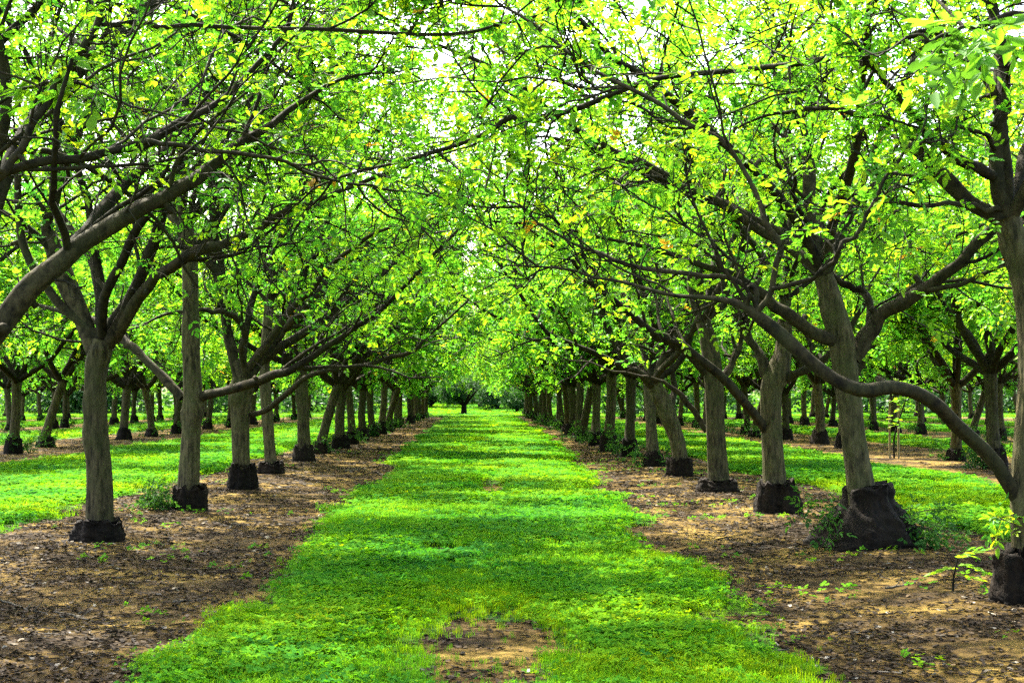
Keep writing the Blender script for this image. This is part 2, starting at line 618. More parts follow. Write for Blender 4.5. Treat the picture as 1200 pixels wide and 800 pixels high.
def rootstock(rng, r_top, r_bot, h, sides=22, lean=(0, 0), jag=0.1, tilt=0.0):
    """the dark flared stump of the rootstock, with a ragged upper edge and a ledge in towards the trunk"""
    zz = np.array([-0.15, 0.0, 0.1, 0.28, 0.5, 0.75, 0.92, 1.0, 0.99, 0.95]) * h
    rr = np.array([r_bot * 1.12, r_bot, r_bot * .93 + r_top * .04, r_bot * .72 + r_top * .28, r_bot * .45 + r_top * .55, r_top * 1.04, r_top * 1.02, r_top * .95, r_top * .7, r_top * .35])
    p, r = smooth_line(np.stack([lean[0] * zz, lean[1] * zz, zz], 1), rr, 30 if sides > 30 else 14)
    V, q = tubes(p[None], r[None], sides)
    N = len(p)
    C = np.repeat(p, sides, 0)
    a = np.tile(np.arange(sides) / sides * 2 * np.pi, N)
    lob = 1 + 0.09 * np.sin(3 * a + rng.random() * 6) + 0.06 * np.sin(5 * a + rng.random() * 6) + 0.045 * np.sin(9 * a + rng.random() * 6)
    V = C + (V - C) * (lob + rng.normal(0, 0.03, len(V)) + 0.075 * furrows(N, sides, rng, 4))[:, None]
    e = rng.normal(0, jag * h, sides)
    e = e * .6 + np.roll(e, 1) * .4
    V[:, 2] += np.tile(e, N) * np.repeat(np.clip((p[:, 2] / h - .4) * 1.7, 0, 1), sides)
    V[:, 2] += tilt * V[:, 0] * np.repeat(np.clip(p[:, 2] / h, 0, 1), sides)
    return make_mesh('rootstock', V, q, M_STUMP, True)


def suckers(rng, spots, size, n_leaf, mat, hang=0.1):
    """leafy shoots springing from a stump; spots = (x, y, z, dx, dy, dz)"""
    sp = np.array(spots, float)
    st = walk(sp[:, :3], norm(sp[:, 3:]), np.full(len(sp), size) * rng.uniform(.6, 1.1, len(sp)), 6, rng, 0.18, -hang * 0.4)
    sr = np.full((len(sp), 6), 0.006) * np.linspace(1, .5, 6)[None]
    c, cr_ = sprout(st, sr, 4 if len(st) > 1 else 2, 0.2, 1, (0.5, 1.1), (0.35, 0.55), 4, rng, 0.15, -hang * 0.4, 0.6, 0.003)
    V1, q1 = tubes(st, sr, 4)
    V2, q2 = tubes(c, cr_, 3, len(V1))
    allp = np.concatenate([np.repeat(st, 1, 0).reshape(-1, 3), c.reshape(-1, 3)])
    k = rng.integers(0, len(allp), n_leaf)
    p = allp[k] + rng.normal(0, 0.02, (n_leaf, 3))
    d = norm(rng.normal(0, 1, (n_leaf, 3)) + np.array([0, 0, 0.2 - hang * 2.5]))
    V3, q3, t3 = leaflets(p, d, norm(rng.normal(0, .5, (n_leaf, 3)) + np.array([0, 0, 1])), np.full(n_leaf, size * 0.33) * rng.uniform(.6, 1.2, n_leaf), rng, S5, 2, rng.uniform(0.1, 0.9, n_leaf))
    V = np.concatenate([V1, V2, V3])
    off = len(V1) + len(V2)
    mi = np.concatenate([np.zeros(len(q1) + len(q2)), np.ones(len(q3))])
    return make_mesh('sucker_shoots', V, [np.concatenate([q1, q2, q3 + off])], [M_TWIG, mat], True,
                     {'tint': ('FACE', np.concatenate([np.zeros(len(q1) + len(q2)), t3]))}, mi)


def crown(root, limbs, seed, detail, n_single=0, zmin=1.9, nbr=9, ntw=7, nfine=4, leaf_len=0.27, dens=1.0, bare=0.22, frame_keep=None, single_parent=True):
    """limbs: list of (pts (n,3), rad (n,)) in the root's own space. Adds limbs, branches, twigs and leaves under root."""
    rng = np.random.default_rng(seed)
    base = np.array(root.location)
    Lp = np.stack([l[0] for l in limbs])
    Lr = np.stack([l[1] for l in limbs])
    limb_objs = []
    for p, r in zip(Lp, Lr):
        if detail > 0:
            p2, r2 = smooth_line(p, r, 52)
            limb_objs.append(link('limb', trunk_mesh('limb', p2, r2, M_LIMB, rng, 18, 0.018, 0.06, 6, furrow=0.04), root))
            for t_ in rng.uniform(.12, .6, 2):
                j = int(t_ * 51)
                sd = norm(np.cross(norm(p2[j + 1] - p2[j]), rng.normal(0, 1, 3)))
                sl = r2[j] + rng.uniform(.04, .14)
                sp_ = np.stack([p2[j] + sd * q_ for q_ in np.linspace(0, sl, 5)] + [p2[j] + sd * sl])
                V, q = tubes(sp_[None], (r2[j] * np.array([.62, .6, .5, .46, .44, .02]))[None], 9)
                link('branch_stub', make_mesh('branch_stub', V, q, M_LIMB), limb_objs[-1])
        else:
            V, q = tubes(p[None], r[None], 8)
            V = V + rng.normal(0, 0.03, V.shape) * np.repeat(r, 8)[:, None]
            limb_objs.append(link('limb', make_mesh('limb', V, q, M_LIMB), root))
    llen = np.linalg.norm(np.diff(Lp, axis=1), axis=2).sum(1)
    cnt = np.maximum(3, np.round(nbr * llen / 4.5)).astype(int)
    Bp, Br = sprout(Lp, Lr, cnt, bare, 1.0, (0.55, 1.15), (0.26, 0.46), 10, rng, 0.20, 0.015, 0.48, 0.011, lift=0.25, curl=0.05)
    owner = np.repeat(np.arange(len(limbs)), cnt)
    ok = Bp[:, :, 2].min(1) > zmin - 0.35
    Bp, Br, owner = Bp[ok], Br[ok], owner[ok]
    Tp, Tr = sprout(Bp, Br, ntw, 0.15, 1.0, (0.5, 1.2), (0.32, 0.6), 7, rng, 0.24, 0.01, 0.5, 0.0085, lift=0.25, curl=0.06)
    T2, T2r = sprout(Lp, Lr, np.maximum(2, cnt), bare * 0.9, 0.98, (0.7, 1.3), (0.5, 1.1), 7, rng, 0.24, 0.02, 0.16, 0.0075, lift=0.2, Lpar=False)
    Tp, Tr = np.concatenate([Tp, T2]), np.concatenate([Tr, T2r])
    ok = Tp[:, :, 2].min(1) > zmin - 0.2
    Tp, Tr = Tp[ok], Tr[ok]
    Fp, Fr = sprout(Tp, Tr, nfine, 0.15, 1.0, (0.5, 1.2), (0.3, 0.6), 5, rng, 0.22, 0.02, 0.6, 0.0052, lift=0.2)
    # woody parts
    V1, q1 = tubes(Tp, Tr, 3)
    V2, q2 = tubes(Fp, Fr, 3, len(V1))
    if detail > 0:
        for p, r, o in zip(Bp, Br, owner):
            V, q = tubes(p[None], r[None], 7)
            link('branch', make_mesh('branch', V, q, M_LIMB), limb_objs[o])
        link('twigs', make_mesh('twigs', np.concatenate([V1, V2]), np.concatenate([q1, q2]), M_TWIG), root, kind='stuff')
    else:
        V0, q0 = tubes(Bp, Br, 5, len(V1) + len(V2))
        link('branches', make_mesh('branches', np.concatenate([V1, V2, V0]), np.concatenate([q1, q2, q0]), M_TWIG), root, kind='stuff')
    # leaves on fine twigs and at the twig ends
    dens = dens * (1.2 if detail > 0 else 0.74)
    nf = rng.poisson(3.2 * dens, len(Fp))
    nt_ = rng.poisson(2.6 * dens, len(Tp))
    i1 = np.repeat(np.arange(len(Fp)), nf)
    i2 = np.repeat(np.arange(len(Tp)), nt_)
    pa, ta, _ = at_t(Fp, Fr, i1, rng.uniform(0.25, 0.999, len(i1)))
    pb, tb, _ = at_t(Tp, Tr, i2, rng.uniform(0.5, 0.999, len(i2)))
    p, t = np.concatenate([pa, pb]), np.concatenate([ta, tb])
    ok = (p[:, 2] > zmin) & (rng.random(len(p)) < (np.clip((p[:, 2] - zmin + .5) / 4.9, .2, 1) if detail > 0 else 1.0))
    p, t = p[ok], t[ok]
    M = len(p)
    d = norm(t * 0.6 + rng.normal(0, 0.55, (M, 3)) + np.array([0, 0, 0.05]))
    up = norm(rng.normal(0, 0.38, (M, 3)) + np.array([0, 0, 1]) + np.array(to_sun) * 0.25)
    s = leaf_len * rng.uniform(0.6, 1.2, M)
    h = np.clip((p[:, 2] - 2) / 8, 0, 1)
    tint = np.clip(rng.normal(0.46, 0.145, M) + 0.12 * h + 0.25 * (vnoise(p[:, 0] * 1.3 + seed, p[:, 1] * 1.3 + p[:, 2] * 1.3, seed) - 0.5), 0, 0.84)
    tint = tint + (0.0 if detail == 0 else -0.03)  # row trees stay yellower: the far canopy's glow put into the leaf colour
    tint = np.where(rng.random(M) < 0.008, 1.0, tint)
    single = np.zeros(M, bool)
    if n_single:
        X, Y, D = project(p + base)
        seen = (X > 0) & (X < 1200) & (Y > 0) & (Y < 480)
        order = np.argsort(np.where(seen, D / (0.5 + s), 1e6))
        single[order[:n_single]] = True
        single &= seen
        tags = np.digitize(tint, [0.42, 0.55, 0.68])
        side = norm(np.cross(d, up))
        nor = np.cross(side, d)
        for i in np.nonzero(single)[0]:
            o = bpy.data.objects.new('leaf', LEAF_MESHES[tags[i]])
            scene.collection.objects.link(o)
            o.parent = root
            mm = Matrix((Vector(side[i] * s[i]), Vector(d[i] * s[i]), Vector(nor[i] * s[i]))).transposed().to_4x4()
            mm.translation = Vector(p[i])
            o.matrix_local = mm
    k = ~single
    slots, qm_ = ((S5, 2) if detail == 2 else (S5, 1))
    V, q, tt = leaflets(p[k], d[k], up[k], s[k], rng, slots, qm_, tint[k], wratio=0.60 if qm_ == 2 else 0.66)
    link('foliage', make_mesh('foliage', V, q, M_LEAF, False, {'tint': ('FACE', tt)}), root, kind='stuff')
    return M


def auto_limbs(rng, start, r0, dirs, n=16, length=(4.8, 6.3), up=0.05):
    out = []
    for (az, pol) in dirs:
        d = np.array([[math.sin(az) * math.sin(pol), math.cos(az) * math.sin(pol), math.cos(pol)]])
        L = rng.uniform(*length) * (1.15 if pol < 0.35 else 1.0)
        p = walk(np.array([start]), d, np.array([L]), n, rng, 0.12, up if pol > 0.5 else 0.0, 0.03)[0]
        r = r0 * rng.uniform(0.55, 0.75) * np.linspace(1, 0.12, n) ** 0.95
        out.append((p, np.maximum(r, 0.008)))
    return out


# ------------------------------------------------------------------ the trees that stand for the long rows
def generic_tree(i, loc, label, group):
    rng = np.random.default_rng(500 + i * 7)
    root = thing('walnut_tree', label, 'tree', loc, 0, group)
    hs = rng.uniform(0.28, 0.46)
    rt = rng.uniform(0.135, 0.165)
    link('rootstock', rootstock(rng, rt * 1.45, rt * 1.9, hs, jag=.14), root)
    ht = rng.uniform(1.95, 2.5)
    lean = rng.normal(0, 0.09, 2)
    zz = np.linspace(hs * 0.6, ht, 14)
    bow = np.sin(np.linspace(0, np.pi, 14)) * rng.normal(0, 0.05)
    pts = np.stack([lean[0] * (zz - hs) + bow, lean[1] * (zz - hs), zz], 1)
    rad = rt * (1.08 - 0.18 * np.sin(np.linspace(0, np.pi, 14))) * np.linspace(1.02, 0.95, 14)
    rad[-1] *= 0.8
    link('trunk', trunk_mesh('trunk', pts, rad, M_BARK, rng, 16, 0.015, 0.05, 3, cap=True), root)
    top = pts[-2]
    n = 5
    a0 = rng.random() * 6.28
    dirs = [(a0 + k * 6.283 / n + rng.normal(0, 0.2), rng.uniform(0.6, 1.08)) for k in range(n)] + [(rng.random() * 6, 0.16), (rng.random() * 6, 0.42)]
    limbs = auto_limbs(rng, top, rt, dirs)
    crown(root, limbs, 900 + i, 0, nbr=8, ntw=6, nfine=3, leaf_len=0.25, dens=1.3)
    if i % 2 == 1:
        sp = [(math.cos(b) * rt * 1.6, math.sin(b) * rt * 1.6, rng.uniform(0.05, hs), math.cos(b), math.sin(b), rng.uniform(.2, 1.2)) for b in rng.uniform(0, 6.28, 7)]
        link('sucker_shoots', suckers(rng, sp, 0.5, 110, M_SUCKER), root, kind='stuff')
    return root


ORD = ['first', 'second', 'third', 'fourth', 'fifth', 'sixth', 'seventh', 'eighth', 'ninth', 'tenth', 'eleventh', 'twelfth', 'thirteenth', 'fourteenth',
       'fifteenth', 'sixteenth', 'seventeenth', 'eighteenth', 'nineteenth', 'twentieth', 'twenty-first', 'twenty-second', 'twenty-third', 'twenty-fourth',
       'twenty-fifth', 'twenty-sixth', 'twenty-seventh', 'twenty-eighth', 'twenty-ninth', 'thirtieth']
ROW_WORDS = {('l', 0): 'the row left of the aisle', ('r', 0): 'the row right of the aisle',
             ('l', 1): 'the second row left of the aisle', ('r', 1): 'the second row right of the aisle',
             ('l', 2): 'the third row left of the aisle', ('r', 2): 'the third row right of the aisle',
             ('l', 3): 'the fourth row left of the aisle', ('r', 3): 'the fourth row right of the aisle',
             ('l', 4): 'the outermost row on the left', ('r', 4): 'the outermost row on the right'}
GROUP = 'walnut trees planted in rows'
PROTOS = {}
NV = 6
prng = random.Random(5)


def place(x, y, label, var=None, s=None):
    var = prng.randrange(NV) if var is None else var
    loc = (x, y, float(height(x, y)) - 0.02)
    if var not in PROTOS:
        PROTOS[var] = generic_tree(var, loc, label, GROUP)
        return PROTOS[var]
    s = s or prng.uniform(0.98, 1.14)
    return copy_tree(PROTOS[var], loc, prng.uniform(0, 6.283), (s, s, s * prng.uniform(0.94, 1.05)), label)


def base_of(px, py):
    d = EYE * F / (py - 467)
    q = P(px, py, d)
    return q[0], d


# ------------------------------------------------------------------ the near trees, limb by limb
def hero(label, bpx, bpy_, trunk, stump, limbs, extra, seed, detail, n_single, stump_lean=(0, 0), sides=44, lo=1.9, dens=1.0, nbr=8, ntw=6, leaf_len=0.175,
         knots=6, ext=1.8, jag=0.15, nfine=3, slim=0.86, tilt=0.0):
    """trunk: [(px, py, width_px)], stump: (width_top_px, width_bottom_px, height_px), limbs: ([(px, py, width_px, metres farther)], ...)"""
    rng = np.random.default_rng(seed)
    x, y = base_of(bpx, bpy_)
    loc = np.array([x, y, float(height(x, y)) - 0.02])
    m = y / F                                    # metres per photo pixel at the trunk
    root = thing('walnut_tree', label, 'tree', loc, 0, GROUP)
    link('rootstock', rootstock(rng, stump[0] * m / 2, stump[1] * m / 2, stump[2] * m, sides, stump_lean, jag, tilt), root)
    tp = [P(a, b, y) - loc for a, b, w in trunk]
    tr = [w * m / 2 * 0.91 for a, b, w in trunk]
    pts, rad = smooth_line(tp, tr, 56)
    link('trunk', trunk_mesh('trunk', pts, rad, M_BARK, rng, sides, 0.008, 0.065, knots, cap=True, furrow=0.042), root)
    LL = []
    n = 22
    for l in limbs:
        p = [P(a, b, y + dz) - loc for a, b, w, dz in l]
        r = [w * slim * 0.93 * (y + dz) / F / 2 for a, b, w, dz in l]
        pp, rr = smooth_line(p, r, n - 6)
        e = ext * rng.uniform(0.7, 1.2)
        tail = walk(pp[-1:], norm(pp[-1:] - pp[-3:-2]), np.array([e]), 7, rng, 0.14, 0.01)[0][1:]
        rt = np.linspace(rr[-1], max(rr[-1] * 0.15, 0.006), 7)[1:]
        pp = np.concatenate([pp, tail])
        pp[1:] += rng.normal(0, 0.012, (n - 1, 3))
        swell = 1 + 0.10 * np.interp(np.arange(n), np.arange(0, n + 2, 2), rng.normal(0, 1, len(np.arange(0, n + 2, 2))))
        kink = np.interp(np.arange(n), np.arange(0, n + 3, 3), rng.normal(0, 1, len(np.arange(0, n + 3, 3))))
        pp[2:, 2] += kink[2:] * 0.018
        LL.append((pp, np.concatenate([rr, rt]) * np.clip(swell, .8, 1.25)))
    top = pts[-2]
    LL += auto_limbs(rng, top, rad[-3] * .75, extra, n=n, length=(5.2, 6.8))
    crown(root, LL, seed, detail, n_single, zmin=lo, dens=dens, nbr=nbr, ntw=ntw, leaf_len=leaf_len, nfine=nfine)
    return root, loc, m, rng


D = math.radians
# left row
L0 = hero('near walnut tree beyond the left edge, only its thick dark limbs reaching into view', -58, 698,
          [(-58, 640, 52), (-62, 540, 46), (-58, 470, 46), (-50, 430, 44)], (72, 90, 55),
          [[(-48, 445, 42, 0), (0, 380, 36, .1), (70, 310, 33, .2), (135, 262, 30, .3), (190, 232, 26, .4), (235, 200, 20, .5), (290, 160, 14, .6)],
           [(-52, 430, 30, 0), (-50, 330, 26, -.3), (-30, 240, 22, -.5), (3, 204, 16, -.6), (81, 193, 15, -.6), (145, 172, 14, -.5), (189, 155, 13, -.3), (236, 135, 11, -.1), (280, 101, 9, .1), (334, 37, 7, .3)],
           [(-30, 240, 18, -.5), (3, 200, 13, -.7), (34, 159, 12, -.7), (68, 101, 11, -.6), (111, 27, 9, -.5), (135, -20, 7, -.4)],
           [(150, 170, 9, -.5), (189, 165, 8, -.4), (270, 175, 7, -.2), (337, 192, 6, 0), (400, 216, 5, .3), (450, 225, 4, .5)],
           [(-55, 420, 34, 0), (-30, 300, 32, .8), (20, 180, 31, 1.2), (84, 91, 30, 1.5), (135, 44, 27, 1.8), (175, 7, 24, 2.0), (210, -40, 20, 2.3)],
           [(120, 30, 8, -.4), (175, 24, 7, -.3), (260, 32, 7, -.2), (400, 35, 7, 0), (518, 42, 6, .3), (575, 35, 5, .5), (656, 7, 4, .7)]],
          [(D(-100), .7), (D(10), .25), (D(-40), .6), (D(-160), .8), (D(60), .5)], 11, 2, 300, lo=2.3, dens=.5, slim=.76, ntw=5)[0]
L1 = hero('V-forked walnut tree on a black skirted stump, nearest whole one on the left', 117, 635,
          [(117, 622, 36), (117, 560, 32), (113, 500, 29), (112, 440, 27), (117, 412, 30), (120, 398, 25)], (50, 64, 25),
          [[(111, 412, 26, 0), (95, 368, 25, .1), (78, 327, 24, .2), (64, 294, 21, .3), (56, 262, 18, .3), (66, 236, 16, .3), (84, 175, 14, .3), (108, 125, 12, .4), (112, 80, 8, .5)],
           [(126, 405, 21, 0), (152, 351, 18, -.2), (176, 294, 16, -.3), (188, 255, 14, -.4), (205, 200, 11, -.4), (228, 140, 8, -.3)],
           [(134, 398, 17, 0), (169, 341, 15, -.4), (196, 314, 14, -.7), (230, 294, 13, -.9), (284, 277, 11, -1.1), (330, 248, 9, -1.2), (390, 225, 6, -1.3)]],
          [(D(-80), .9), (D(-30), .5), (D(0), .15), (D(60), .5), (D(150), .6)], 12, 2, 300, lo=2.2, jag=.12, dens=.9)
L2 = hero('straight walnut tree with a knotty burl and dark leafy suckers beside its stump', 222, 599,
          [(221, 588, 30), (222, 560, 27), (225, 500, 24), (227, 478, 29), (225, 455, 23), (223, 380, 20), (222, 310, 20), (217, 262, 18)], (36, 40, 27),
          [[(214, 466, 13, 0), (182, 432, 12, .2), (145, 398, 11, .5), (113, 378, 10, .8), (70, 366, 7, 1.1)],
           [(234, 466, 13, 0), (270, 456, 12, -.3), (321, 439, 12, -.6), (354, 422, 11, -.7), (400, 395, 9, -.8), (450, 360, 6, -.9)],
           [(217, 285, 15, 0), (205, 240, 14, .2), (212, 180, 12, .2), (225, 120, 9, .3), (240, 70, 7, .4)],
           [(222, 300, 14, 0), (250, 260, 11, 0), (290, 215, 9, 0), (320, 170, 7, 0)]],
          [(D(-60), .8), (D(60), .8), (D(10), .5), (D(170), .7), (D(-20), .1), (D(85), .4)], 13, 2, 300, lo=2.1, knots=7)
L3 = hero('walnut tree with wide dark fork and tall square stump, third whole one on the left', 283, 574,
          [(283, 560, 24), (283, 540, 22), (282, 490, 23), (283, 455, 28), (284, 442, 25)], (30, 36, 26),
          [[(278, 450, 17, 0), (273, 420, 15, .1), (266, 385, 14, .2), (257, 330, 13, .3), (247, 295, 12, .3), (250, 240, 9, .3)],
           [(290, 450, 13, 0), (283, 412, 10, -.3), (285, 385, 9, -.5), (264, 365, 8, -.8), (235, 362, 6, -1)],
           [(294, 486, 9, 0), (321, 476, 9, -.4), (348, 449, 8, -.8), (371, 436, 8, -1.0), (434, 425, 7, -1.2), (481, 412, 6, -1.3), (501, 395, 4, -1.4)],
           [(290, 445, 15, 0), (320, 400, 12, .3), (345, 350, 10, .6), (370, 290, 8, .8)]],
          [(D(-70), .8), (D(50), .7), (D(10), .4), (D(90), .5)], 14, 1, 300, lo=2.1)
L4 = hero('slim pale walnut trunk rising from a squat black stump, fourth whole one on left', 318, 556,
          [(318, 548, 16), (316, 520, 14), (312, 470, 14), (310, 430, 13), (312, 400, 13), (315, 350, 11)], (28, 32, 14),
          [[(312, 395, 12, 0), (318, 330, 11, .2), (324, 295, 10, .2), (335, 240, 7, .2)],
           [(311, 425, 11, 0), (324, 402, 10, -.2), (354, 361, 10, -.5), (400, 314, 8, -.8), (450, 270, 6, -1)]],
          [(D(-90), .8), (D(80), .8), (D(0), .5), (D(-40), .2), (D(180), .6), (D(100), .45)], 15, 1, 0, lo=2.1, nfine=3)
# right row
R0 = hero('nearest walnut tree, outside the right edge, big leaves hanging in the top right corner', 1640, 888,
          [(1640, 800, 90), (1630, 650, 78), (1620, 520, 74), (1610, 440, 70)], (120, 150, 90),
          [[(1605, 450, 40, 0), (1480, 250, 32, .3), (1360, 90, 24, .5), (1260, 20, 15, .6), (1190, 10, 10, .6), (1130, 30, 6, .6)],
           [(1605, 440, 44, 0), (1560, 150, 40, .5), (1500, -120, 30, 1.0), (1420, -330, 20, 1.4)]],
          [(D(90), .8), (D(150), .9), (D(60), .4), (D(190), .6)], 21, 2, 300, lo=2.6, dens=.3, ext=.3, leaf_len=.24, nbr=4, ntw=4)
R1 = hero('walnut tree at the right edge whose long bent limb sweeps left above bare soil', 1204, 712,
          [(1206, 690, 46), (1204, 640, 41), (1203, 590, 41), (1207, 520, 40), (1212, 440, 38), (1208, 360, 36), (1195, 300, 34), (1180, 255, 32)], (70, 84, 55),
          [[(1196, 590, 27, 0), (1158, 530, 26, -.1), (1114, 490, 24, -.3), (1087, 466, 23, -.4), (1053, 451, 22, -.5), (1019, 453, 22, -.6), (982, 442, 21, -.6), (942, 415, 20, -.6), (911, 392, 18, -.6), (881, 366, 15, -.6), (850, 352, 9, -.5), (800, 357, 7, -.4), (735, 338, 6, -.2), (690, 325, 4, 0)],
           [(884, 368, 13, -.6), (905, 334, 11, -.7), (914, 294, 11, -.7), (900, 262, 10, -.7), (884, 226, 9, -.6), (850, 172, 8, -.5), (800, 140, 8, -.4), (758, 115, 7, -.3), (717, 95, 6, -.2), (670, 71, 5, 0), (636, 37, 5, .2), (600, 10, 4, .4)],
           [(886, 370, 9, -.6), (878, 341, 9, -.5), (844, 324, 8, -.4), (800, 320, 8, -.3), (737, 311, 7, 0), (697, 294, 6, .2), (636, 267, 4, .5)],
           [(905, 338, 8, -.7), (940, 330, 8, -.8), (970, 315, 8, -.9), (985, 290, 7, -1), (1005, 265, 6, -1), (1030, 225, 5, -1)],
           [(1180, 262, 26, 0), (1131, 230, 24, .1), (1097, 196, 23, .2), (1083, 170, 20, .2), (1056, 148, 14, .3), (1016, 135, 11, .4), (960, 128, 7, .6)],
           [(1184, 275, 30, 0), (1174, 225, 27, 0), (1168, 189, 25, 0), (1170, 150, 22, 0), (1178, 110, 20, 0), (1170, 50, 17, .1), (1150, -20, 12, .2)],
           [(1168, 206, 18, 0), (1131, 192, 17, -.2), (1097, 165, 15, -.4), (1075, 140, 11, -.5), (1040, 100, 8, -.6)],
           [(1174, 120, 13, 0), (1130, 62, 12, .1), (1090, 34, 11, .2), (1050, 51, 11, .2), (1016, 64, 11, .3), (969, 61, 10, .3), (911, 81, 10, .4), (800, 82, 9, .5), (744, 101, 9, .6), (697, 116, 8, .7), (636, 138, 8, .8), (602, 131, 8, .9), (575, 152, 7, 1), (500, 178, 5, 1.2), (400, 203, 4, 1.4)],
           [(1174, 248, 9, 0), (1124, 240, 8, -.2), (1050, 241, 7, -.4), (1016, 250, 5, -.5)]],
          [(D(90), .7), (D(40), .6), (D(150), .7), (D(10), .2)], 22, 2, 300, lo=2.25, dens=.8, ext=.8, nbr=8, slim=.8)
R2 = hero('leaning walnut tree on a huge ragged black stump with wilted suckers, right of the aisle', 1016, 643,
          [(1011, 600, 42), (1007, 560, 35), (1001, 520, 31), (995, 470, 29), (990, 430, 31), (984, 390, 33), (972, 344, 28), (965, 322, 25)], (56, 124, 68),
          [[(1000, 420, 22, 0), (1018, 392, 22, 0), (1040, 366, 21, -.1), (1083, 341, 20, -.3), (1124, 304, 18, -.5), (1168, 263, 16, -.6), (1215, 215, 12, -.7)],
           [(982, 400, 19, 0), (952, 388, 18, -.1), (925, 368, 17, -.2), (901, 351, 15, -.2), (878, 331, 13, -.2), (844, 318, 9, -.2), (790, 300, 6, -.1), (737, 287, 5, 0), (670, 273, 4, .2)],
           [(1012, 405, 13, 0), (1019, 385, 12, .2), (1016, 350, 11, .4), (1003, 338, 10, .5), (982, 329, 9, .6), (960, 300, 6, .7)],
           [(968, 335, 22, 0), (960, 298, 20, .2), (952, 260, 18, .3), (948, 200, 14, .4), (940, 140, 10, .5), (925, 80, 7, .6)]],
          [(D(70), .6), (D(-80), .6), (D(20), .4), (D(160), .6), (D(-100), .45), (D(-60), .7)], 23, 2, 300, lo=2.15, stump_lean=(.02, 0), jag=.05, dens=.85, tilt=.14)
R3 = hero('upright walnut tree with fork scars and a broad black stump, third on the right', 912, 604,
          [(909, 585, 34), (908, 560, 29), (905, 510, 26), (904, 460, 27), (910, 440, 30), (917, 415, 23), (920, 385, 19), (920, 350, 16)], (46, 58, 35),
          [[(902, 446, 14, 0), (890, 415, 13, .1), (878, 395, 12, .2), (866, 378, 11, .2), (850, 340, 8, .3), (838, 290, 6, .4)],
           [(914, 446, 13, 0), (935, 436, 12, -.2), (952, 427, 11, -.3), (985, 400, 8, -.5), (1010, 360, 6, -.6)],
           [(898, 505, 13, 0), (880, 480, 13, -.3), (850, 449, 13, -.7), (800, 405, 12, -1.1), (768, 390, 11, -1.3), (737, 365, 10, -1.5), (687, 324, 8, -1.7), (663, 300, 6, -1.8), (625, 275, 4, -1.9)],
           [(920, 360, 15, 0), (925, 300, 12, .1), (915, 240, 9, .1), (920, 190, 6, .2)]],
          [(D(60), .7), (D(-70), .6), (D(10), .4), (D(170), .6), (D(-95), .45)], 24, 2, 300, lo=2.1, dens=.9, ext=1.2)
R4 = hero('stout walnut trunk on a low flat black stump, fourth on the right of the aisle', 840, 579,
          [(842, 570, 30), (841, 550, 27), (838, 500, 24), (836, 450, 24), (832, 410, 23), (824, 375, 18)], (42, 50, 14),
          [[(832, 440, 12, 0), (800, 410, 10, -.2), (770, 395, 8, -.4), (730, 360, 6, -.6)],
           [(842, 455, 12, 0), (856, 430, 11, .2), (868, 400, 9, .3), (880, 360, 7, .4)],
           [(828, 505, 8, .2), (812, 480, 8, .3), (796, 460, 7, .3), (776, 448, 6, .3), (750, 440, 4, .3)],
           [(824, 380, 14, 0), (818, 330, 12, .1), (822, 280, 9, .1), (815, 220, 7, .2)]],
          [(D(70), .8), (D(-80), .7), (D(20), .4), (D(170), .7)], 25, 1, 300, lo=2.1)
R5 = hero('walnut tree with a bowed trunk leaning over the aisle, fifth on the right', 798, 560,
          [(798, 546, 22), (796, 530, 20), (792, 512, 19), (784, 490, 22), (774, 465, 21), (766, 450, 17)], (28, 32, 20),
          [[(768, 455, 14, 0), (754, 440, 12, -.2), (737, 432, 10, -.4), (697, 415, 9, -.8), (656, 398, 7, -1.2), (636, 385, 6, -1.4), (602, 331, 4, -1.8)],
           [(784, 482, 11, 0), (790, 455, 9, .3), (785, 420, 8, .4), (772, 390, 8, .4), (755, 345, 7, .3), (740, 300, 5, .2)]],
          [(D(70), .7), (D(-30), .5), (D(10), .2), (D(170), .7)], 26, 1, 0, lo=2.0, nfine=3)

# leaf clusters that hang nearest the eye
def leaf_cluster(root, spots, s, seed, kinds=(0, 1, 2)):
    rg = np.random.default_rng(seed)
    base = np.array(root.location)
    for (px, py, dep) in spots:
        for _ in range(2):
            d = norm(np.array([rg.normal(0, .7), rg.normal(0, .7), rg.uniform(-.7, .15)]))
            sd = norm(np.cross(d, norm(rg.normal(0, .35, 3) + [0, 0, 1])))
            n = np.cross(sd, d)
            k = s * rg.uniform(.75, 1.15)
            o = bpy.data.objects.new('leaf', LEAF_MESHES[kinds[rg.integers(0, len(kinds))]])
            scene.collection.objects.link(o)
            o.parent = root
            mm = Matrix((Vector(sd * k), Vector(d * k), Vector(n * k))).transposed().to_4x4()
            mm.translation = Vector(P(px + rg.normal(0, 7), py + rg.normal(0, 6), dep + rg.normal(0, .12)) - base)
            o.matrix_local = mm


leaf_cluster(R0[0], [(1185, 8, 6.3), (1160, 14, 6.3), (1140, 22, 6.3), (1128, 34, 6.3), (1150, 30, 6.4), (1120, 20, 6.3), (1135, 50, 6.3), (1110, 62, 6.3)], .27, 5, (4, 4, 0))
leaf_cluster(L0, [(34, 98, 10.5), (55, 78, 10.5), (75, 70, 10.6), (60, 60, 10.5), (88, 95, 10.6), (100, 105, 10.6), (30, 130, 10.5), (115, 95, 10.6)], .34, 6)

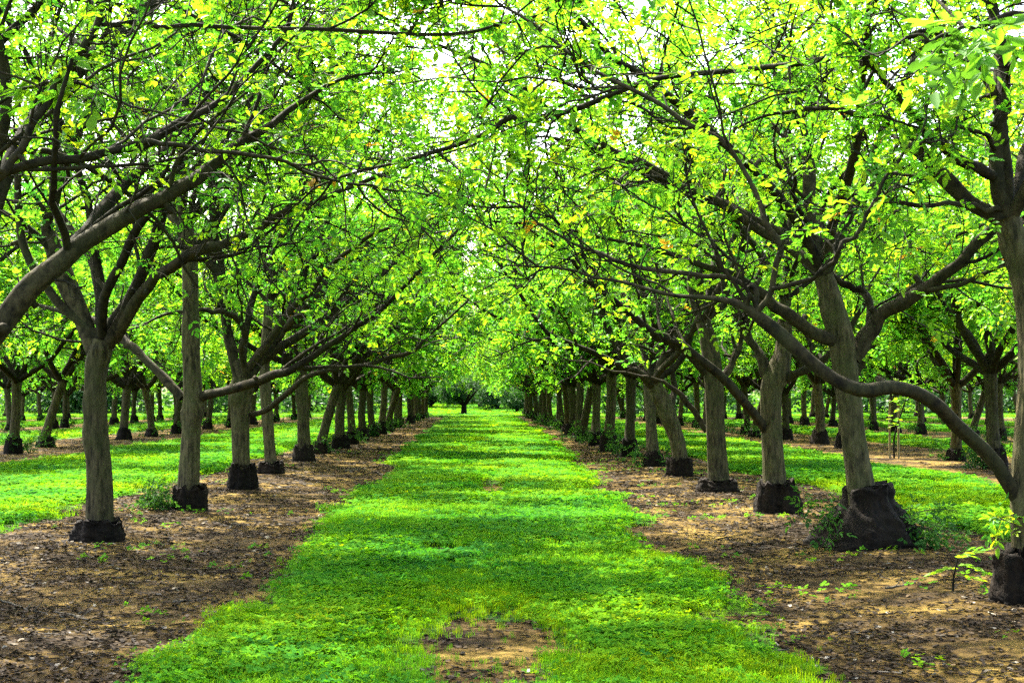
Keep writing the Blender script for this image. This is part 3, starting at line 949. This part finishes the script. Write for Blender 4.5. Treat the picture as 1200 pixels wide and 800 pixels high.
# suckers and shoots of the near trees
r_ = np.random.default_rng(3)
root, loc, m, _ = L2
link('sucker_shoots', suckers(r_, [(-.12 - .25 * r_.random(), r_.uniform(-.35, .1), .02, -r_.uniform(.3, 1), r_.uniform(-.6, .2), r_.uniform(.3, 1)) for _ in range(12)], 0.46, 170, M_SUCKER), root, kind='stuff')
root, loc, m, _ = R2
sp = [(sx * r_.uniform(.25, .5), r_.uniform(-.45, .1), r_.uniform(.1, .4), sx * r_.uniform(.5, 1), r_.uniform(-.6, .1), r_.uniform(-.2, .7)) for sx in (-1, 1) for _ in range(10)]
link('sucker_shoots', suckers(r_, sp[:7], 0.46, 60, M_SUCKER, hang=0.35), root, kind='stuff')
link('sucker_shoots', suckers(r_, sp[10:], 0.5, 120, M_SUCKER, hang=0.35), root, kind='stuff')
root, loc, m, _ = R1
for q_ in ((-.12, -.12, .62, -1, -.3, .25), (-.1, -.15, .66, -.8, -.4, .5)):
    link('sucker_shoot', suckers(r_, [q_], 0.46, 12, M_LEAF, hang=.15), root, kind='stuff')

# ------------------------------------------------------------------ the rest of the rows
ys_l = [34.1, 38.8, 42.7, 47.0] + [51.4 + 4.4 * k for k in range(16)]
xs_l = [base_of(356, 542)[0], base_of(377, 533)[0], base_of(398, 527)[0], base_of(412, 521.5)[0]]
for k, y in enumerate(ys_l):
    x = xs_l[k] if k < 4 else LEFT_ROWS[0] + prng.uniform(-.25, .25)
    place(x, y, 'walnut tree, %s from the front in %s' % (ORD[k + 4], ROW_WORDS['l', 0]), var=k if k < NV else None)
ys_r = [31.6, 36.6, 40.6, 45.4, 50.0] + [54.4 + 4.4 * k for k in range(16)]
xs_r = [base_of(765, 548)[0], base_of(738, 537)[0], base_of(713, 530)[0], base_of(697, 523)[0], base_of(682, 518)[0]]
for k, y in enumerate(ys_r):
    x = xs_r[k] if k < 5 else RIGHT_ROWS[0] + 0.25 + prng.uniform(-.25, .25)
    place(x, y, 'walnut tree, %s from the front in %s' % (ORD[k + 5], ROW_WORDS['r', 0]), var=[1, 3, 5, 3, 1][k] if k < 5 else None)
for (sd, rows, edge) in (('l', LEFT_ROWS, 556.0), ('r', RIGHT_ROWS, 644.0)):
    for j in range(1, 5):
        x0 = rows[j]
        y0 = abs(x0) * F / edge
        y = {('l', 1): 40.6, ('r', 1): 35.0}.get((sd, j), y0 + 1.0 + prng.random() * 3)
        y -= 4.45 * (3 if j == 1 else 1)
        k = 0
        while y < 119:
            skip = sd == 'r' and j == 1 and abs(y - 39.45) < 1          # the gap where the staked sapling stands
            if not skip:
                place(x0 + prng.uniform(-.4, .4), y + prng.uniform(-.3, .3), 'walnut tree, %s from the front in %s' % (ORD[k], ROW_WORDS[sd, j]))
                k += 1
            y += 4.45 * (1.0 if j < 3 else 1.25)

# ------------------------------------------------------------------ end of the aisle: dark tree, bushes, woodland


def leafy_mass(rng, cx, cy, cz, rx, ry, rz, n, size):
    u = norm(rng.normal(0, 1, (n, 3))) * (rng.random((n, 1)) ** 0.4)
    p = np.array([cx, cy, cz]) + u * np.array([rx, ry, rz])
    d = norm(u + rng.normal(0, .6, (n, 3)))
    up = norm(rng.normal(0, .6, (n, 3)) + np.array([0, 0, 1]))
    return leaflets(p, d, up, np.full(n, size), rng, S3, 1, rng.uniform(0, 1, n), wratio=.6)


def dark_tree(name, label, cat, x, y, h, w, seed, trunk_h, group=None):
    rng = np.random.default_rng(seed)
    loc = (x, y, float(height(x, y)) - .03)
    root = thing(name, label, cat, loc, 0, group)
    zz = np.linspace(0, trunk_h, 8)
    pts = np.stack([0.03 * zz, 0 * zz, zz], 1)
    link('trunk', trunk_mesh('trunk', pts, np.linspace(.062, .05, 8) * h, M_STUMP, rng, 12, .03, .06, 1), root)
    for k in range(4):
        a = k * 1.57 + .5
        dvec = np.array([[math.cos(a) * .7, math.sin(a) * .4, .8]])
        l = walk(pts[-2:-1], norm(dvec), np.array([h * .45]), 8, rng, .1)
        V, q = tubes(l, np.linspace(.035, .012, 8)[None] * h, 8)
        link('limb', make_mesh('limb', V, q, M_STUMP), root)
    Vs, qs, ts, o = [], [], [], 0
    for k in range(9):
        a, rr = rng.random() * 6.28, rng.random() ** .5
        V, q, t = leafy_mass(rng, math.cos(a) * rr * w * .38, math.sin(a) * rr * w * .38, trunk_h + h * rng.uniform(.2, .55), w * .26, w * .26, h * .2, 420, .26)
        Vs.append(V); qs.append(q + o); ts.append(t); o += len(V)
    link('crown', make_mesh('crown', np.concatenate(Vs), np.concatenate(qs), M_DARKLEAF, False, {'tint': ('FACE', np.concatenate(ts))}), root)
    return root


bx, by = base_of(543.5, 487.2)
dark_tree('dark_tree', 'small dark evergreen tree with a black trunk standing at the end of the grass aisle', 'tree', bx, by, 4.6, 4.2, 41, 1.1)
for k, (px, dy, h, w, lab) in enumerate([(505, 22, 4.2, 5.5, 'dark bush low behind the left end of the grass aisle'),
                                         (583, 18, 4.4, 5.0, 'dark bush just right of the small dark tree at the aisle end'),
                                         (606, 8, 3.6, 4.0, 'dark bush beside the last trunks of the right row')]):
    dark_tree('dark_bush', lab, 'bush', (px - 556) / F * (by + dy), by + dy, h, w, 50 + k, 0.35)

for k, (x, y) in enumerate([(-13.5, 150), (-6.2, 152), (0.6, 149), (7.4, 153), (14.8, 150)]):
    place(x, y, 'bright walnut tree behind the dark tree at the aisle end, %s from the left' % ORD[k])

rng = np.random.default_rng(77)
Vs, qs, ts, o = [], [], [], 0
for k in range(150):
    x = rng.uniform(-95, 105)
    y = (130 if abs(x - 1) > 9 and k % 3 else 160) + rng.uniform(-4, 8) + abs(x) * 0.05
    z = float(height(x, y))
    hh = rng.uniform(3.0, 6.0)
    for (zc, w) in ((hh * .32, 3.2), (hh * .75, 2.6)):
        V, q, t = leafy_mass(rng, x, y, z + zc, w, w, hh * .4, 110, .85)
        Vs.append(V); qs.append(q + o); ts.append(t); o += len(V)
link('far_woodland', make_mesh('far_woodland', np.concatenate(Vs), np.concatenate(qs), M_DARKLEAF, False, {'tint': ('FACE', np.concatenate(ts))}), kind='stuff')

# ------------------------------------------------------------------ staked sapling, seedling, fallen sticks
sx, sy = base_of(1047, 537)
for (dx, lab) in ((-.10, 'thin wooden stake on the left of the young sapling between the rows'), (.14, 'thin wooden stake on the right of the young sapling between the rows')):
    zz = np.linspace(-.2, 1.55, 8)
    pts = np.stack([zz * .01, 0 * zz, zz], 1)
    V, q = tubes(pts[None], np.full((1, 8), .028), 8)
    top = len(V)
    V = np.concatenate([V, [pts[-1] + [0, 0, .01]]])
    j = np.arange(8)
    thing('stake', lab, 'stake', (sx + dx, sy, float(height(sx + dx, sy))), 0, 'stakes holding the sapling',
          make_mesh('stake', V, [q, np.stack([np.full(8, top), 56 + j, 56 + (j + 1) % 8], 1)], M_STAKE))


def young_plant(name, label, cat, loc, h, nl, ls, seed, mat):
    rng = np.random.default_rng(seed)
    root = thing(name, label, cat, loc)
    st = walk(np.zeros((1, 3)) - [0, 0, .03], np.array([[0, 0, 1.]]), np.array([h]), 9, rng, .07)
    sr = np.linspace(.012, .005, 9)[None] * max(1, h)
    br, brr = sprout(st, sr, 5, .35, 1, (.5, 1.0), (.25, .4), 5, rng, .1, .02, .6, .003)
    V1, q1 = tubes(st, sr, 6)
    V2, q2 = tubes(br, brr, 4, len(V1))
    link('stem', make_mesh('stem', np.concatenate([V1, V2]), np.concatenate([q1, q2]), M_TWIG), root)
    pp = np.concatenate([st[0, 4:], br.reshape(-1, 3)])
    for i in range(nl):
        p = pp[rng.integers(len(pp))]
        d = norm(np.array([rng.normal(), rng.normal(), rng.uniform(-.1, .5)]))
        sd = norm(np.cross(d, [0, 0, 1.]))
        n = np.cross(sd, d)
        s = ls * rng.uniform(.7, 1.15)
        lf = bpy.data.objects.new('leaf', LEAF_MESHES[rng.integers(4)])
        scene.collection.objects.link(lf)
        lf.parent = root
        mm = Matrix((Vector(sd * s), Vector(d * s), Vector(n * s))).transposed().to_4x4()
        mm.translation = Vector(p)
        lf.matrix_local = mm
    return root


young_plant('walnut_sapling', 'thin young sapling tied between two wooden stakes in the second row on the right', 'sapling', (sx + .02, sy, float(height(sx, sy))), 2.3, 60, .3, 61, M_LEAF)
qx_, qy_ = base_of(1117, 697)
young_plant('seedling', 'small bright green seedling growing in bare soil beside the tree at the right edge', 'seedling', (qx_, qy_, float(height(qx_, qy_))), .34, 9, .20, 62, M_LEAF)

for k, (x1, y1, x2, y2, r, lab) in enumerate([(0, 704, 55, 717, .008, 'long grey fallen stick on the soil at the left edge of the view'),
                                              (62, 714, 132, 728, .008, 'grey fallen stick lying just right of the longest one on the left soil'),
                                              (30, 690, 46, 684, .010, 'short fallen stick on the soil below the first whole left tree'),
                                              (205, 702, 228, 700, .010, 'pale fallen stick near the left edge of the aisle grass'),
                                              (272, 612, 292, 615, .012, 'pale fallen stick on the soil right of the leafy suckers'),
                                              (885, 765, 925, 760, .010, 'pale fallen stick on the soil at lower right'),
                                              (1040, 690, 1075, 686, .010, 'dark fallen stick on the soil left of the seedling')]):
    a, b = base_of(x1, y1), base_of(x2, y2)
    rg = np.random.default_rng(80 + k)
    L = math.hypot(b[0] - a[0], b[1] - a[1])
    n = 10
    tt = np.linspace(0, 1, n)
    pts = np.stack([tt * (b[0] - a[0]), tt * (b[1] - a[1]), 0 * tt], 1) + rg.normal(0, .012, (n, 3)) * [1, 1, .2]
    gz = height(a[0] + pts[:, 0], a[1] + pts[:, 1])
    z0 = float(gz[0])
    pts[:, 2] += gz - z0 + r * .8
    V, q = tubes(pts[None], np.linspace(r, r * .5, n)[None], 6)
    tw, twr = sprout(pts[None], np.linspace(r, r * .5, n)[None], 3, .2, .9, (.5, .9), (.12, .25), 4, rg, .08, -.02, .6, .004, lift=0)
    tw[:, :, 2] = np.maximum(tw[:, :, 2], pts[:, 2].min())
    V2, q2 = tubes(tw, twr, 5, len(V))
    thing('fallen_stick', lab, 'stick', (a[0], a[1], z0), 0, 'fallen sticks on the bare soil', make_mesh('fallen_stick', np.concatenate([V, V2]), np.concatenate([q, q2]), M_STICK))

# ------------------------------------------------------------------ grass, clover and leaf litter (scattered small meshes)


def clover_mesh(seed, n, h, ls):
    rng = np.random.default_rng(seed)
    Vs = []
    for i in range(n):
        c = np.array([rng.normal(0, .035), rng.normal(0, .035), h * rng.uniform(.35, 1.1)])
        a0 = rng.random() * 6.28
        tilt = rng.normal(0, .35, 2)
        for k in range(3):
            a = a0 + k * 2.094
            d = np.array([math.cos(a), math.sin(a), 0])
            s = np.array([-math.sin(a), math.cos(a), 0])
            d[2] = d[:2] @ tilt + .1
            s[2] = s[:2] @ tilt
            l = ls * rng.uniform(.8, 1.2)
            Vs.append([c, c + d * l * .6 + s * l * .42, c + d * l, c + d * l * .6 - s * l * .42])
    V = np.array(Vs).reshape(-1, 3)
    return make_mesh('clover_tuft', V, np.arange(len(V)).reshape(-1, 4), M_GRASS, False)


def grass_mesh(seed, n, h, w):
    rng = np.random.default_rng(seed)
    Vs, Q, o = [], [], 0
    for i in range(n):
        a = rng.random() * 6.28
        d = np.array([math.cos(a), math.sin(a), 0])
        s = np.array([-math.sin(a), math.cos(a), 0]) * w
        b = np.array([rng.normal(0, .03), rng.normal(0, .03), -.005])
        H = h * rng.uniform(.5, 1.1)
        l = rng.uniform(.3, 1.0)
        m1 = b + d * H * .22 * l + np.array([0, 0, H * .62])
        tp = b + d * H * .75 * l + np.array([0, 0, H * (.98 - .25 * l)])
        Vs += [b - s, b + s, m1 + s * .8, m1 - s * .8, tp + s * .1, tp - s * .1]
        Q += [[o, o + 1, o + 2, o + 3], [o + 3, o + 2, o + 4, o + 5]]
        o += 6
    return make_mesh('grass_tuft', np.array(Vs), np.array(Q), M_GRASS, False)


def litter_mesh(seed, kind):
    rng = np.random.default_rng(seed)
    if kind == 'leaf':
        V = np.array([[0, 0, .004], [.018, .022, .014], [.014, .05, .006], [0, .075, .012], [-.015, .05, .016], [-.018, .02, .004]]) + rng.normal(0, .003, (6, 3))
        return make_mesh('dead_leaf', V, np.array([[0, 1, 2, 3], [0, 3, 4, 5]]), M_LITTER, False)
    t = np.linspace(0, 1, 4)
    pts = np.stack([t * .16, rng.normal(0, .008, 4), .006 + 0 * t], 1)
    V, q = tubes(pts[None], np.full((1, 4), .0045), 4)
    return make_mesh('twig_bit', V, q, M_LITTER, False)


def scatter(name, pos, scale, rot, idx, tint, sources):
    me = bpy.data.meshes.new(name)
    me.vertices.add(len(pos))
    me.vertices.foreach_set('co', np.asarray(pos, np.float32).ravel())
    for k, v, ty in (('size', scale, 'FLOAT'), ('turn', rot, 'FLOAT'), ('pick', idx, 'INT'), ('tint', tint, 'FLOAT')):
        a = me.attributes.new(k, ty, 'POINT')
        a.data.foreach_set('value', np.asarray(v, np.float32 if ty == 'FLOAT' else np.int32))
    o = link(name, me, kind='stuff')
    ng = bpy.data.node_groups.new(name, 'GeometryNodeTree')
    ng.interface.new_socket('Geometry', in_out='INPUT', socket_type='NodeSocketGeometry')
    ng.interface.new_socket('Geometry', in_out='OUTPUT', socket_type='NodeSocketGeometry')
    nd, ln = ng.nodes, ng.links
    gi, go = nd.new('NodeGroupInput'), nd.new('NodeGroupOutput')
    mp = nd.new('GeometryNodeMeshToPoints')
    ln.new(gi.outputs[0], mp.inputs[0])
    g2i = nd.new('GeometryNodeGeometryToInstance')
    for s in reversed(sources):
        so = bpy.data.objects.new(s.name, s)
        oi = nd.new('GeometryNodeObjectInfo')
        oi.inputs['Object'].default_value = so
        ln.new(oi.outputs['Geometry'], g2i.inputs[0])
    iop = nd.new('GeometryNodeInstanceOnPoints')
    ln.new(mp.outputs[0], iop.inputs['Points'])
    ln.new(g2i.outputs[0], iop.inputs['Instance'])
    iop.inputs['Pick Instance'].default_value = True

    def named(k, ty):
        n = nd.new('GeometryNodeInputNamedAttribute')
        n.data_type = ty
        n.inputs['Name'].default_value = k
        return n.outputs['Attribute']
    ln.new(named('pick', 'INT'), iop.inputs['Instance Index'])
    sx_ = nd.new('ShaderNodeCombineXYZ')
    hz = nd.new('ShaderNodeMath')
    hz.operation = 'POWER'
    hz.inputs[1].default_value = 0.55
    sz_ = named('size', 'FLOAT')
    ln.new(sz_, hz.inputs[0])
    ln.new(sz_, sx_.inputs[0])
    ln.new(sz_, sx_.inputs[1])
    ln.new(hz.outputs[0], sx_.inputs[2])
    ln.new(sx_.outputs[0], iop.inputs['Scale'])
    cx = nd.new('ShaderNodeCombineXYZ')
    ln.new(named('turn', 'FLOAT'), cx.inputs[2])
    ln.new(cx.outputs[0], iop.inputs['Rotation'])
    ln.new(iop.outputs[0], go.inputs[0])
    md = o.modifiers.new('scatter', 'NODES')
    md.node_group = ng
    return o


def sample(x0, x1, y0, y1, per_m2, rng):
    n = int((x1 - x0) * (y1 - y0) * per_m2)
    return rng.uniform(x0, x1, n), rng.uniform(y0, y1, n)


def in_view(x, y, pad=60):
    u = 556 + x / y * F
    return (u > -pad) & (u < 1200 + pad)


TUFTS = [clover_mesh(1, 6, .05, .022), clover_mesh(2, 7, .045, .018), clover_mesh(3, 5, .07, .026), grass_mesh(4, 9, .075, .0035), grass_mesh(5, 8, .055, .003), grass_mesh(6, 10, .095, .004)]
rng = np.random.default_rng(9)
zones = [(-4, 5, 7.0, 13, 1150, 1.0), (-4.5, 5.5, 13, 20, 620, 1.35), (-5, 6, 20, 34, 260, 2.0), (-5, 6, 34, 60, 110, 3.0), (-5, 6, 60, 120, 40, 4.6),
         (-14, -4.5, 13, 34, 170, 2.1), (-14, -4.5, 34, 60, 80, 3.2), (5, 13, 13, 34, 190, 2.0), (5, 13, 34, 60, 80, 3.2),
         (-42, -5, 60, 120, 14, 5), (5, 42, 60, 120, 14, 5), (-36, -14, 40, 60, 25, 3.6), (13, 36, 34, 60, 25, 3.6), (-60, 60, 118, 175, 6, 6)]
X, Y, S = [], [], []
for (x0, x1, y0, y1, pm, sc) in zones:
    x, y = sample(x0, x1, y0, y1, pm, rng)
    v = turf(x, y)
    keep = ((v + rng.normal(0, .13, len(x)) > .02) | ((rng.random(len(x)) < .07) & (v > -.5) & (np.abs(x) < 1.2))) & in_view(x, y)
    # worn thin here and there
    keep &= rng.random(len(x)) < np.clip(.5 + v * 1.6 + 1.6 * (fbm(x * 1.1, y * .8, 44) - .5) - .35 * np.exp(-((x - .25) / .18) ** 2), .12, 1)
    x, y = x[keep], y[keep]
    X.append(x); Y.append(y); S.append(sc * rng.uniform(.65, 1.25, len(x)))
X, Y, S = np.concatenate(X), np.concatenate(Y), np.concatenate(S)
Z = height(X, Y) + .008
pt = fbm(X * .8, Y * .45, 61, 3)
pk = np.where(pt + rng.normal(0, .12, len(X)) < .52, rng.integers(0, 3, len(X)), rng.integers(3, 6, len(X)))
S = S * np.clip(.5 + turf(X, Y) * 1.3, .42, 1) * np.where(pk < 3, 1.15, .95) * (0.8 + .5 * fbm(X * 1.7, Y * 1.7, 66))
ti = np.clip(.22 + .85 * (fbm(X * .45, Y * .5, 71) - .15) + rng.normal(0, .13, len(X)) + np.where(pk < 3, -.12, .08), 0, 1)
scatter('grass', np.stack([X, Y, Z], 1), S, rng.uniform(0, 6.28, len(X)), pk, ti, TUFTS)

# stray weeds on the bare soil
x, y = sample(-6, 7, 7.3, 40, 5, rng)
k = (turf(x, y) < .05) & (vnoise(x * .9, y * .9, 91) > .62) & in_view(x, y)
x, y = x[k], y[k]
scatter('weeds', np.stack([x, y, height(x, y)], 1), rng.uniform(.6, 1.7, len(x)), rng.uniform(0, 6.28, len(x)), rng.integers(0, 3, len(x)), rng.uniform(.3, .7, len(x)), TUFTS[:3])

# dead leaves and bits of twig
LIT = [litter_mesh(1, 'leaf'), litter_mesh(2, 'leaf'), litter_mesh(3, 'leaf'), litter_mesh(4, 'twig')]
X, Y, S = [], [], []
for (x0, x1, y0, y1, pm, sc) in [(-6, 6.5, 7, 14, 620, .75), (-7, 7, 14, 24, 300, 1.0), (-7, 7, 24, 45, 80, 1.6), (-7, 7, 45, 116, 10, 2.6), (-17, -10, 35, 70, 9, 2.4), (10, 15, 28, 70, 9, 2.4)]:
    x, y = sample(x0, x1, y0, y1, pm, rng)
    k = ((turf(x, y) < .12) | (rng.random(len(x)) < .06)) & in_view(x, y) & (rng.random(len(x)) < np.clip(.12 + 1.5 * (fbm(x * .9, y * 1.5, 55) - .25), .08, 1))
    X.append(x[k]); Y.append(y[k]); S.append(sc * rng.uniform(.45, 1.4, k.sum()))
X, Y, S = np.concatenate(X), np.concatenate(Y), np.concatenate(S)
scatter('leaf_litter', np.stack([X, Y, height(X, Y) + .002], 1), S, rng.uniform(0, 6.28, len(X)), rng.choice(4, len(X), p=[.28, .28, .28, .16]),
        np.where(rng.random(len(X)) < .025, rng.uniform(.85, 1, len(X)), rng.uniform(0, .72, len(X))), LIT)
